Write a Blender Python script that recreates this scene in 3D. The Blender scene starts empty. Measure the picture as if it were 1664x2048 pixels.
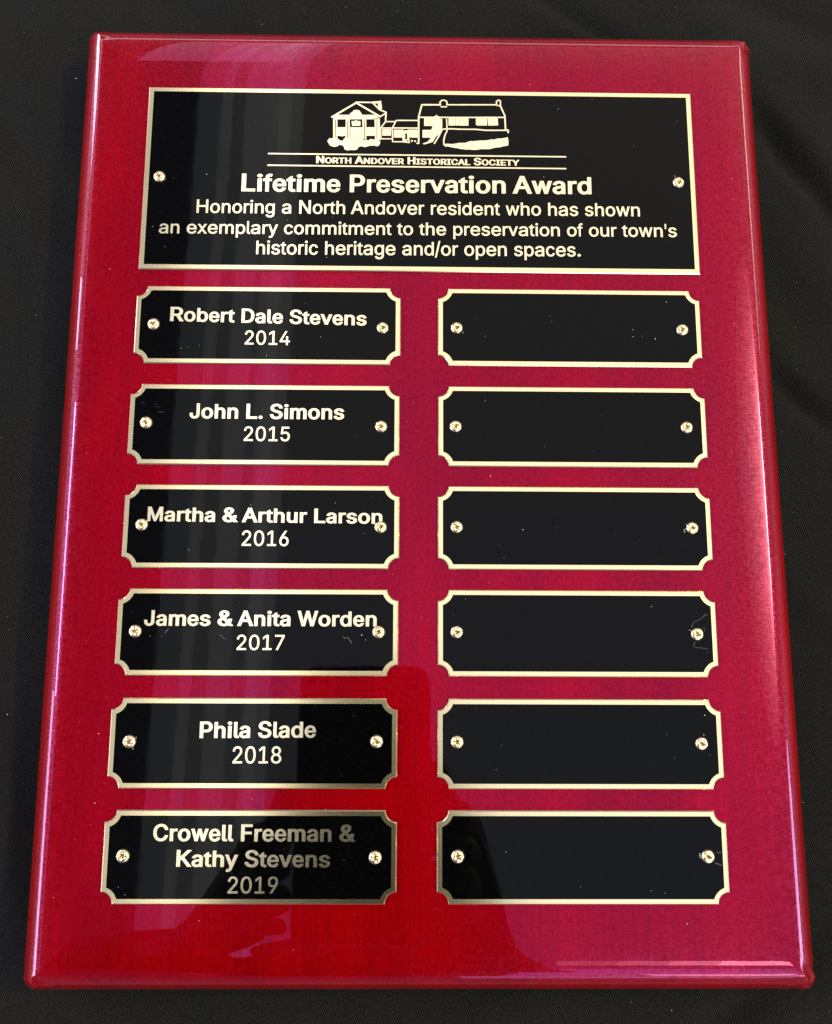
import bpy, bmesh, math, random
from mathutils import Vector, Matrix, noise
from mathutils.geometry import tessellate_polygon, delaunay_2d_cdt

# ------------------------------------------------------------------ camera, world, lamps, exposure
S = bpy.context.scene
COL = S.collection
U = 1.103e-3                      # one drawing unit (the plaque is drawn 207 units wide) in metres
ROWS = ((0.99990, 0.00382, 0.01373), (0.00607, -0.98579, -0.16788), (0.01289, 0.16795, -0.98571))
CAMP = Vector((-3.772, -36.444, 238.693))
cam = bpy.data.cameras.new('camera')
cam.sensor_fit = 'HORIZONTAL'
cam.sensor_width = 36.0
cam.lens = 36.0 * 1742.5 / 1664.0
cam.clip_start = 0.01
cam.clip_end = 50
camo = bpy.data.objects.new('camera', cam)
COL.objects.link(camo)
rx, ry, rz = [Vector(r).normalized() for r in ROWS]
camo.matrix_world = Matrix.Translation(CAMP * U) @ Matrix((rx, -ry, -rz)).transposed().to_4x4()
S.camera = camo

W = bpy.data.worlds.new('World')
S.world = W
W.use_nodes = True
W.node_tree.nodes['Background'].inputs[0].default_value = (0.66, 0.70, 1.0, 1)
W.node_tree.nodes['Background'].inputs[1].default_value = 0.30

S.view_settings.view_transform = 'Standard'
S.view_settings.look = 'None'
S.view_settings.exposure = 0.0
S.view_settings.gamma = 1.0


def lamp(name, c, sx, sy, radiance, color, aim=None, rz=0.0, shape='RECTANGLE'):
    """area lamp at c (units) facing down, or towards aim"""
    l = bpy.data.lights.new(name, 'AREA')
    l.shape = shape
    l.size, l.size_y = sx * U, sy * U
    l.energy = radiance * (sx * U) * (sy * U) * math.pi
    l.color = color
    o = bpy.data.objects.new(name, l)
    o.location = Vector(c) * U
    if aim is not None:
        z = (Vector(c) - Vector(aim)).normalized()
        if abs(z.y) > 0.6:                      # sides of the rectangle stay level
            x = Vector((1, 0, 0))
            y = z.cross(x).normalized()
            x = y.cross(z)
        else:
            y = Vector((0, 1, 0))
            x = y.cross(z).normalized()
            y = z.cross(x)
        o.rotation_euler = Matrix((x, y, z)).transposed().to_euler()
    else:
        o.rotation_euler = (0, 0, rz)
    COL.objects.link(o)
    return o

Hc = 1500.0
tilt = math.radians(-1.5)
# the pale ceiling right of the curtain: warmer towards the far side, bluer towards the near side
for y0, y1, L, c in ((-1900, -700, 1.0, (0.84, 0.90, 1.08)), (-700, -350, 1.0, (0.86, 0.92, 1.06)), (-350, -50, 1.0, (0.90, 0.94, 1.03)), (-50, 250, 1.02, (0.95, 0.97, 1.0)),
                     (250, 550, 1.05, (1.0, 0.98, 0.95)), (550, 850, 1.07, (1.05, 0.99, 0.89)), (850, 2300, 1.1, (1.08, 1.0, 0.85))):
    lamp('ceiling_light', (712, (y0 + y1) / 2, Hc), 2050, y1 - y0, L, c)
# the bright folds of the window curtain: narrow bands that run the length of the room
for x, w, L, c in ((-455, 50, 1.2, (0.95, 1.0, 1.0)), (-420, 30, 2.3, (1.0, 1.0, 0.93)), (-391, 26, 1.3, (0.97, 1.0, 0.96)),
                   (-356, 44, 2.4, (0.98, 1.0, 0.94)), (-321, 26, 1.5, (0.93, 1.0, 0.97)), (-293, 28, 2.1, (1.0, 1.0, 0.95)), (-266, 26, 1.3, (0.95, 1.0, 0.98))):
    lamp('curtain_light', (x, 200, Hc - 20), w, 4200, L, c, rz=tilt)
lamp('curtain_light', (-430, 1750, Hc - 60), 340, 820, 2.2, (1.0, 0.92, 0.96))
# windows on the left, low, cool daylight
lamp('window_light', (-560, 60, 330), 50, 260, 82.0, (1.0, 0.95, 0.92), aim=(0, 0, 0))  # nearer strip, added to brighten the left side of the board
lamp('window_light', (-1150, 1000, 520), 170, 520, 21.0, (0.88, 0.93, 1.0), aim=(0, 0, 0))
lamp('window_light', (-1150, 490, 400), 150, 110, 21.0, (0.9, 0.93, 1.0), aim=(0, 0, 0))
lamp('window_light', (-1150, -330, 480), 180, 500, 21.0, (0.84, 0.9, 1.0), aim=(0, 0, 0))
lamp('window_light', (-1150, 0, 1000), 60, 3000, 6.0, (1.0, 0.85, 0.95), aim=(0, 0, 0))
lamp('wall_light', (-1600, 0, 640), 560, 3000, 1.7, (1.0, 0.8, 0.95), aim=(0, 0, 0))
# pale wall on the right, and the far wall beyond the top edge
lamp('wall_light', (1700, 100, 700), 900, 3400, 0.7, (1.0, 0.85, 0.95), aim=(0, 0, 100))
lamp('wall_light', (100, 2500, 1000), 2600, 260, 4.5, (1.0, 0.80, 0.76), aim=(0, 0, 0))
# warm lamp on the right: a long bright core with a soft glow round it
for k in range(13):
    t = k / 12
    lamp('warm_lamp', (935 + 212 * t ** 0.8, 300, 1296 - 5 * k), 430 * (1 - t) ** 1.4 + 78, 980 - 560 * t ** 0.8, 1.06 * 74 ** (t ** 1.6), (1.0, 1.0, 0.34), aim=(935 + 212 * t ** 0.8, 300, 0), shape='ELLIPSE')
lamp('warm_lamp', (1500, 1000, 800), 130, 800, 12.0, (1.0, 0.75, 0.45), aim=(0, 100, 0), shape='ELLIPSE')
lamp('window_light', (1400, -450, 720), 300, 560, 16.0, (0.86, 0.86, 1.0), aim=(0, -100, 0), shape='ELLIPSE')
# light from the lower right, seen along the bottom edge: two warm lines with a lavender band between
for x, w, L in ((360, 120, 5.0), (470, 100, 10.0), (570, 100, 18.0), (735, 230, 34.0)):
    lamp('warm_lamp', (x, -880, 1475), w, 74, L, (1.0, 1.0, 0.42))
lamp('warm_lamp', (600, -990, 640), 540, 150, 16.0, (1.0, 0.86, 0.55), aim=(600, 0, 640))
lamp('window_light', (480, -1010, 880), 820, 1020, 3.2, (0.9, 0.78, 1.0), aim=(480, 0, 880))

# ------------------------------------------------------------------ helpers
def link(name, me, parent=None, mats=()):
    o = bpy.data.objects.new(name, me)
    COL.objects.link(o)
    for m in mats:
        me.materials.append(m)
    if parent is not None:
        o.parent = parent
    return o


def from_bm(name, bm, mat, parent=None, smooth=False):
    me = bpy.data.meshes.new(name)
    bm.normal_update()
    bm.to_mesh(me)
    bm.free()
    if smooth:
        for p in me.polygons:
            p.use_smooth = True
    return link(name, me, parent, (mat,))


def scale_bm(bm):
    bmesh.ops.scale(bm, vec=(U, U, U), verts=bm.verts)


class N:
    """small node helper"""
    def __init__(s, name):
        s.m = bpy.data.materials.new(name)
        s.m.use_nodes = True
        s.t = s.m.node_tree
        s.b = s.t.nodes['Principled BSDF']

    def n(s, typ, **kw):
        x = s.t.nodes.new(typ)
        for k, v in kw.items():
            setattr(x, k, v)
        return x

    def l(s, a, b):
        s.t.links.new(a, b)

    def noise(s, vec, scale, detail=2.0, rough=0.5, sc=(1, 1, 1), loc=(0, 0, 0)):
        mp = s.n('ShaderNodeMapping')
        mp.inputs['Scale'].default_value = sc
        mp.inputs['Location'].default_value = loc
        s.l(vec, mp.inputs['Vector'])
        no = s.n('ShaderNodeTexNoise')
        no.inputs['Scale'].default_value = scale
        no.inputs['Detail'].default_value = detail
        no.inputs['Roughness'].default_value = rough
        s.l(mp.outputs[0], no.inputs['Vector'])
        return no.outputs['Fac']

    def ramp(s, fac, stops, interp='LINEAR'):
        r = s.n('ShaderNodeValToRGB')
        r.color_ramp.interpolation = interp
        e = r.color_ramp.elements
        while len(e) < len(stops):
            e.new(0.5)
        for i, (p, c) in enumerate(stops):
            e[i].position = p
            e[i].color = c if len(c) == 4 else (*c, 1)
        s.l(fac, r.inputs[0])
        return r.outputs[0]

    def math(s, op, a, b=None, clamp=False):
        x = s.n('ShaderNodeMath', operation=op)
        x.use_clamp = clamp
        for i, v in enumerate((a, b)):
            if v is None:
                continue
            if isinstance(v, (int, float)):
                x.inputs[i].default_value = v
            else:
                s.l(v, x.inputs[i])
        return x.outputs[0]

    def mix(s, fac, a, b, typ='MIX'):
        x = s.n('ShaderNodeMix', data_type='RGBA', blend_type=typ)
        for i, v in ((0, fac), (6, a), (7, b)):
            if isinstance(v, (int, float)):
                x.inputs[i].default_value = v
            elif isinstance(v, tuple):
                x.inputs[i].default_value = (*v, 1) if len(v) == 3 else v
            else:
                s.l(v, x.inputs[i])
        return x.outputs[2]

    def bump(s, h, strength, dist, normal=None):
        x = s.n('ShaderNodeBump')
        x.inputs['Strength'].default_value = strength
        x.inputs['Distance'].default_value = dist
        s.l(h, x.inputs['Height'])
        if normal is not None:
            s.l(normal, x.inputs['Normal'])
        return x.outputs[0]

    def set(s, **kw):
        for k, v in kw.items():
            s.b.inputs[k.replace('_', ' ')].default_value = v


def units(N_):
    """object coordinates in drawing units"""
    tc = N_.n('ShaderNodeTexCoord')
    mp = N_.n('ShaderNodeVectorMath', operation='SCALE')
    mp.inputs['Scale'].default_value = 1 / U
    N_.l(tc.outputs['Object'], mp.inputs[0])
    return mp.outputs[0]

# ------------------------------------------------------------------ materials
def wood_material():
    N_ = N('rosewood_lacquer')
    v = units(N_)
    grain = N_.noise(v, 0.9, 4, 0.7, sc=(1, 0.035, 1))
    fine = N_.noise(v, 1.5, 3, 0.7, sc=(1, 0.45, 1))
    cross = N_.noise(v, 1.5, 3, 0.7, sc=(0.35, 1.2, 1))
    cloud = N_.noise(v, 0.035, 3, 0.55, sc=(1, 0.22, 1))
    col = N_.ramp(grain, [(0.25, (0.116, 0.0001, 0.0003)), (0.5, (0.139, 0.0001, 0.0004)), (0.75, (0.160, 0.0002, 0.0006))])
    col2 = N_.ramp(fine, [(0.3, (0.74, 0.74, 0.74)), (0.7, (1.20, 1.20, 1.20))])
    col = N_.mix(0.8, col, col2, 'MULTIPLY')
    col3 = N_.ramp(cloud, [(0.3, (0.74, 0.74, 0.8)), (0.7, (1.14, 1.14, 1.1))])
    col = N_.mix(1.0, col, col3, 'MULTIPLY')
    N_.l(col, N_.b.inputs['Base Color'])
    # shimmering figure: short cross fibres that catch the light under the lacquer
    sp = N_.math('ADD', N_.math('MULTIPLY', cross, 0.6), N_.math('MULTIPLY', fine, 0.4))
    spk = N_.ramp(sp, [(0.42, (0.04, 0.04, 0.04)), (0.62, (0.5, 0.5, 0.5))])
    N_.l(spk, N_.b.inputs['Specular IOR Level'])
    N_.l(N_.bump(sp, 0.3, 0.0003), N_.b.inputs['Normal'])
    N_.set(Roughness=0.25, Specular_Tint=(0.55, 0.06, 0.40, 1))
    # clear glossy lacquer on top: reflection colour is tinted face on and turns white towards grazing
    peel = N_.noise(v, 0.06, 2, 0.5)
    grit = N_.noise(v, 1.3, 3, 0.7, sc=(1, 0.8, 1))
    gl = N_.n('ShaderNodeBsdfAnisotropic')
    nb = N_.bump(peel, 0.03, 0.0006)
    N_.l(nb, gl.inputs['Normal'])
    lw = N_.n('ShaderNodeLayerWeight')
    tint = N_.ramp(lw.outputs['Facing'], [(0.20, (0.56, 0.17, 0.64)), (0.42, (1.0, 0.9, 1.0))])
    soft = N_.ramp(grit, [(0.36, (0.80, 0.80, 0.80)), (0.64, (1.12, 1.12, 1.12))])
    N_.l(N_.mix(1.0, tint, soft, 'MULTIPLY'), gl.inputs['Color'])
    gl.inputs['Roughness'].default_value = 0.014
    fr = N_.n('ShaderNodeFresnel')
    fr.inputs['IOR'].default_value = 1.46
    N_.l(nb, fr.inputs['Normal'])
    mx = N_.n('ShaderNodeMixShader')
    N_.l(fr.outputs[0], mx.inputs[0])
    N_.l(N_.b.outputs[0], mx.inputs[1])
    N_.l(gl.outputs[0], mx.inputs[2])
    N_.l(mx.outputs[0], N_.t.nodes['Material Output'].inputs['Surface'])
    return N_.m


def brass_material():
    N_ = N('satin_brass')
    v = units(N_)
    n = N_.noise(v, 1.2, 3, 0.6, sc=(0.2, 3, 1))
    N_.l(N_.ramp(n, [(0.3, (0.96, 0.78, 0.43)), (0.7, (0.99, 0.84, 0.49))]), N_.b.inputs['Base Color'])
    N_.set(Metallic=1.0, Roughness=0.19)
    return N_.m


def ink_material():
    N_ = N('engraved_brass')
    v = units(N_)
    n = N_.noise(v, 3.0, 2, 0.6)
    N_.l(N_.ramp(n, [(0.3, (0.97, 0.82, 0.54)), (0.7, (1.0, 0.89, 0.63))]), N_.b.inputs['Base Color'])
    N_.l(N_.bump(n, 0.15, 0.00005), N_.b.inputs['Normal'])
    N_.set(Metallic=1.0, Roughness=0.2)
    return N_.m


def black_material():
    N_ = N('black_lacquer')
    v = units(N_)
    n = N_.noise(v, 0.9, 3, 0.6)
    N_.l(N_.ramp(n, [(0.3, (0.0005, 0.0005, 0.0007)), (0.75, (0.0012, 0.0012, 0.0014))]), N_.b.inputs['Base Color'])
    smear = N_.noise(v, 0.12, 4, 0.65, sc=(1, 0.6, 1), loc=(7, 3, 0))
    N_.l(N_.ramp(smear, [(0.42, (0.02, 0.02, 0.02)), (0.75, (0.06, 0.06, 0.06))]), N_.b.inputs['Roughness'])
    N_.set(IOR=1.21)
    peel = N_.noise(v, 0.09, 2, 0.5)
    N_.l(N_.bump(peel, 0.03, 0.0004), N_.b.inputs['Normal'])
    return N_.m


def screw_material():
    N_ = N('brass_screw')
    v = units(N_)
    n = N_.noise(v, 1.4, 3, 0.6)
    # dark brown in and round the driver recess, paler towards the rim
    xy = N_.n('ShaderNodeVectorMath', operation='MULTIPLY')
    xy.inputs[1].default_value = (1, 1, 0)
    N_.l(v, xy.inputs[0])
    ln = N_.n('ShaderNodeVectorMath', operation='LENGTH')
    N_.l(xy.outputs[0], ln.inputs[0])
    rad = N_.math('ADD', ln.outputs['Value'], N_.math('MULTIPLY', n, 0.9))
    N_.l(N_.ramp(rad, [(0.70, (0.20, 0.11, 0.035)), (1.0, (0.42, 0.30, 0.14)), (1.0, (0.62, 0.53, 0.35))]), N_.b.inputs['Base Color'])
    N_.set(Metallic=1.0, Roughness=0.3)
    N_.l(N_.bump(n, 0.15, 0.0001), N_.b.inputs['Normal'])
    return N_.m


def cloth_material():
    N_ = N('black_woven_cloth')
    v = units(N_)
    sep = N_.n('ShaderNodeSeparateXYZ')
    N_.l(v, sep.inputs[0])
    wob = N_.noise(v, 0.05, 2)
    x = N_.math('ADD', sep.outputs[0], N_.math('MULTIPLY', wob, 6.0))
    y = N_.math('ADD', sep.outputs[1], N_.math('MULTIPLY', wob, 4.0))
    p = 2 * math.pi / 0.66
    a = N_.math('SINE', N_.math('MULTIPLY', N_.math('ADD', x, N_.math('MULTIPLY', y, 0.5)), p))
    b = N_.math('SINE', N_.math('MULTIPLY', N_.math('SUBTRACT', y, N_.math('MULTIPLY', x, 0.12)), p))
    w = N_.math('MULTIPLY', a, b)
    fuzz = N_.noise(v, 1.5, 4, 0.75)
    cloud = N_.noise(v, 0.03, 3, 0.6)
    h = N_.math('ADD', N_.math('MULTIPLY', w, 0.62), fuzz)
    c = N_.ramp(h, [(0.15, (0.0010, 0.0011, 0.0012)), (0.55, (0.0040, 0.0039, 0.0046)), (1.0, (0.0195, 0.019, 0.0215))])
    c2 = N_.ramp(cloud, [(0.3, (0.9, 0.92, 1.0)), (0.7, (1.05, 1.05, 0.98))])
    N_.l(N_.mix(1.0, c, c2, 'MULTIPLY'), N_.b.inputs['Base Color'])
    N_.l(N_.bump(h, 0.7, 0.0003), N_.b.inputs['Normal'])
    N_.set(Roughness=0.9, Specular_IOR_Level=0.04, Sheen_Weight=0.015, Sheen_Roughness=0.5)
    return N_.m


def plain(name, col, rough, metallic=0.0):
    N_ = N(name)
    v = units(N_)
    n = N_.noise(v, 0.3, 3, 0.6)
    lo = tuple(x * 0.85 for x in col)
    N_.l(N_.mix(n, lo, tuple(col)), N_.b.inputs['Base Color'])
    N_.set(Roughness=rough, Metallic=metallic)
    return N_.m


M_WOOD, M_BRASS, M_INK, M_BLACK, M_SCREW, M_CLOTH = wood_material(), brass_material(), ink_material(), black_material(), screw_material(), cloth_material()
M_HAIR = plain('brown_hairline', (0.12, 0.07, 0.03), 0.5)  # dark brown of the drawing's engraved hairlines
M_DUST = plain('pale_dust', (0.42, 0.42, 0.41), 0.9)
M_FIBRE = plain('grey_fibre', (0.16, 0.16, 0.16), 0.9)
M_SCRATCH = plain('dull_scratch', (0.04, 0.04, 0.04), 0.6)
M_PHONE = plain('dark_phone_glass', (0.004, 0.004, 0.005), 0.35)
M_SKIN = plain('skin', (0.07, 0.032, 0.025), 0.6)
M_SHIRT = plain('dark_shirt', (0.004, 0.004, 0.006), 0.9)

# ------------------------------------------------------------------ black cloth under the plaque
FOLDS = [(40.28, 184.19, 66.4, 165.93, -3.2, 3.5), (36.8, 176.64, 61.25, 160.34, 2.2, 6), (106.53, 142.79, 132.31, 106.12, -3.0, 4), (114.75, 142.9, 138.95, 116.61, 2.5, 9), (107.23, 50.88, 129.19, 33.53, -2.4, 3), (107.75, 58.98, 131.49, 43.07, 2.0, 8), (80.14, -137.95, 97.54, -122.79, -2.6, 5), (91.08, -137.97, 111.39, -122.8, 2.2, 8), (100.66, 185.14, 139.8, 168.86, -2.2, 7), (107.47, -15.47, 126.26, -22.75, 1.5, 6), (-131.28, 132.55, -111.63, 103.34, -1.4, 8), (9.36, -136.59, 36.77, -126.56, 1.6, 7), (-89.22, 182.18, -68.77, 167.64, -1.3, 8), (-121.05, -61.96, -109.38, -102.09, 1.2, 7), (121.03, 92.31, 135.39, 72.36, 2.0, 10)]


def cloth_height(x, y):
    z = 0.0
    for (xa, ya, xb, yb, amp, wid) in FOLDS:
        dx, dy = xb - xa, yb - ya
        L = math.hypot(dx, dy)
        t = ((x - xa) * dx + (y - ya) * dy) / L
        s = ((x - xa) * dy - (y - ya) * dx) / L
        s += 2.0 * noise.noise(Vector((t * 0.05, xa, 0)))
        e = 1 / (1 + math.exp(-(t + 8) / 5)) * (1 / (1 + math.exp((t - L - 8) / 8)))
        z += 1.15 * amp * math.exp(-(s / wid) ** 2) * e
    z += 1.1 * noise.noise(Vector((x * 0.022, y * 0.018, 1.5))) + 0.35 * noise.noise(Vector((x * 0.07, y * 0.05, 4.5)))
    # pressed flat under the plaque
    d = max(X0 - x, x - X1, Y0 - y, y - Y1)
    k = min(1.0, max(0.0, (d + 2) / 14))
    k = k * k * (3 - 2 * k)
    return z * k - 0.15


def build_cloth():
    X0_, X1_, Y0_, Y1_ = -230, 230, -230, 290
    nx, ny = 300, 340
    vs, fs = [], []
    for j in range(ny + 1):
        for i in range(nx + 1):
            x = X0_ + (X1_ - X0_) * i / nx
            y = Y0_ + (Y1_ - Y0_) * j / ny
            vs.append((x * U, y * U, (cloth_height(x, y) - THICK - 0.75) * U))
    for j in range(ny):
        for i in range(nx):
            a = j * (nx + 1) + i
            fs.append((a, a + 1, a + nx + 2, a + nx + 1))
    me = bpy.data.meshes.new('black_cloth')
    me.from_pydata(vs, [], fs)
    for p in me.polygons:
        p.use_smooth = True
    o = link('black_cloth', me, None, (M_CLOTH,))
    o['label'] = 'black woven cloth with soft creases spread under the red plaque'
    o['category'] = 'cloth'
    return o


X0, X1, Y0, Y1, THICK = -103.1, 104.7, -121.6, 157.1, 18.0
build_cloth()

# ------------------------------------------------------------------ the plaque
plaque = bpy.data.objects.new('award_plaque', None)
plaque.empty_display_size = 0.02
COL.objects.link(plaque)
plaque.location = (0, 0, 0)
plaque['label'] = 'glossy crimson wooden award plaque with black and gold engraved plates, lying on black cloth'
plaque['category'] = 'plaque'

X0, X1, Y0, Y1 = -103.1, 104.7, -121.6, 157.1
THICK = 18.0


def ring_pts(d, rc, nseg=7):
    x0, x1, y0, y1 = X0 + d, X1 - d, Y0 + d, Y1 - d
    r = max(rc - d, 0.02 + 0.03 * max(0.0, 30 - d) / 30)
    out = []
    quad = ((x1 - r, y1 - r, 0), (x0 + r, y1 - r, 90), (x0 + r, y0 + r, 180), (x1 - r, y0 + r, 270))
    for i, (cx, cy, a0) in enumerate(quad):
        for k in range(nseg + 1):
            a = math.radians(a0 + 90 * k / nseg)
            out.append((cx + r * math.cos(a), cy + r * math.sin(a)))
        # points along the straight side, so that the corner beads stay in the corners
        ax, ay = out[-1]
        nx_, ny_, na = quad[(i + 1) % 4]
        bx, by = nx_ + r * math.cos(math.radians(na)), ny_ + r * math.sin(math.radians(na))
        L = math.hypot(bx - ax, by - ay)
        for s in (2, 4, 7, 11, 40, L / 2, L - 40, L - 11, L - 7, L - 4, L - 2):
            out.append((ax + (bx - ax) * s / L, ay + (by - ay) * s / L))
    return out


def build_board():
    prof = [(3.0, -THICK), (0.9, -THICK + 0.6), (0.0, -THICK + 2.2), (0.0, -10.0)]
    R = 8.0
    a_end = 84.0
    zc = -R
    # quarter round, ending 6 degrees before level so that the gentle crown of the lacquer carries on from it
    arc = []
    for k in range(0, 19):
        a = math.radians(a_end * k / 18)
        arc.append((R - R * math.cos(a), R * math.sin(a)))
    d_e, h_e = arc[-1]
    crown = []
    D = 20.0
    sl = math.tan(math.radians(6))
    L = D - d_e
    rise = sl * L / 3
    for k in range(1, 15):
        t = k / 14
        crown.append((d_e + L * t, h_e + rise * (1 - (1 - t) ** 3)))
    top = crown[-1][1]
    prof += [(d, h - top) for d, h in arc[1:] + crown]
    prof = [(3.0, -THICK), (0.9, -THICK + 0.6), (0.0, -THICK + 2.2), (0.0, arc[0][1] - top)] + [(d, h - top) for d, h in arc[1:] + crown]
    bm = bmesh.new()
    rings = []
    for d, z in prof:
        ring = []
        for x, y in ring_pts(d, 4.0):
            # the lacquer has run into small beads at the corners
            c = min(math.hypot(x - cx, y - cy) for cx, cy in ((X0 + 3, Y0 + 3), (X1 - 3, Y0 + 3), (X1 - 3, Y1 - 3), (X0 + 3, Y1 - 3)))
            k = max(0.0, 1 - c / 6.5) * min(1.0, max(0.0, (z + 14) / 6))
            nx = noise.noise(Vector((x * 0.55, y * 0.55, z * 0.5)))
            ny = noise.noise(Vector((x * 0.5 + 9, y * 0.5, z * 0.45)))
            ring.append(bm.verts.new((x - 0.0033 * y + 1.3 * k * nx, y + 1.3 * k * ny, z + 0.9 * k * nx)))
        rings.append(ring)
    n = len(rings[0])
    for a, b in zip(rings[:-1], rings[1:]):
        for i in range(n):
            bm.faces.new((a[i], a[(i + 1) % n], b[(i + 1) % n], b[i]))
    f = bm.faces.new(rings[-1])
    bm.faces.new(list(reversed(rings[0])))
    scale_bm(bm)
    o = from_bm('wooden_board', bm, M_WOOD, plaque, smooth=True)
    return o


board = build_board()


def notch_outline(w, h, a, b=0.0, seg=9):
    """outline of a plate w x h with concave round corners of radius a, inset by b (counter-clockwise)"""
    hw, hh = w / 2, h / 2
    if a <= 0:
        hw, hh = hw - b, hh - b
        return [(hw, hh), (-hw, hh), (-hw, -hh), (hw, -hh)]
    r = a + b
    e = math.sqrt(max(r * r - b * b, 0))
    t0 = math.atan2(b, e)
    pts = []
    for sx, sy in ((1, 1), (-1, 1), (-1, -1), (1, -1)):
        arc = []
        for k in range(seg + 1):
            t = t0 + (math.pi / 2 - 2 * t0) * k / seg
            arc.append((sx * (hw - r * math.cos(t)), sy * (hh - r * math.sin(t))))
        # first quadrant going ccw must start at the right edge: x largest first
        arc.sort(key=lambda p: -p[0] * sx)
        if sx * sy < 0:
            arc.reverse()
        pts += arc
    return pts


def slab(bm, pts_list, zs, cx=0.0, cy=0.0):
    rings = [[bm.verts.new((x + cx, y + cy, z)) for x, y in pts] for pts, z in zip(pts_list, zs)]
    n = len(rings[0])
    for a, b in zip(rings[:-1], rings[1:]):
        for i in range(n):
            bm.faces.new((a[i], a[(i + 1) % n], b[(i + 1) % n], b[i]))
    bm.faces.new(rings[-1])


def fill_loops(bm, loops, z0, z1):
    """solid between z0 and z1 from loops (first = outer, rest = holes)"""
    tri = tessellate_polygon([[Vector((x, y, 0)) for x, y in l] for l in loops])
    flat = [p for l in loops for p in l]
    top = [bm.verts.new((x, y, z1)) for x, y in flat]
    bot = [bm.verts.new((x, y, z0)) for x, y in flat]
    for t in tri:
        a, b, c = [flat[i] for i in t]
        cr = (b[0] - a[0]) * (c[1] - a[1]) - (b[1] - a[1]) * (c[0] - a[0])
        if abs(cr) < 1e-9:
            continue
        if cr < 0:
            t = (t[0], t[2], t[1])
        try:
            bm.faces.new([top[i] for i in t])
        except ValueError:
            pass
    k = 0
    for l in loops:
        n = len(l)
        for i in range(n):
            a, b = k + i, k + (i + 1) % n
            try:
                bm.faces.new((bot[a], bot[b], top[b], top[a]))
            except ValueError:
                pass
        k += n

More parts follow.
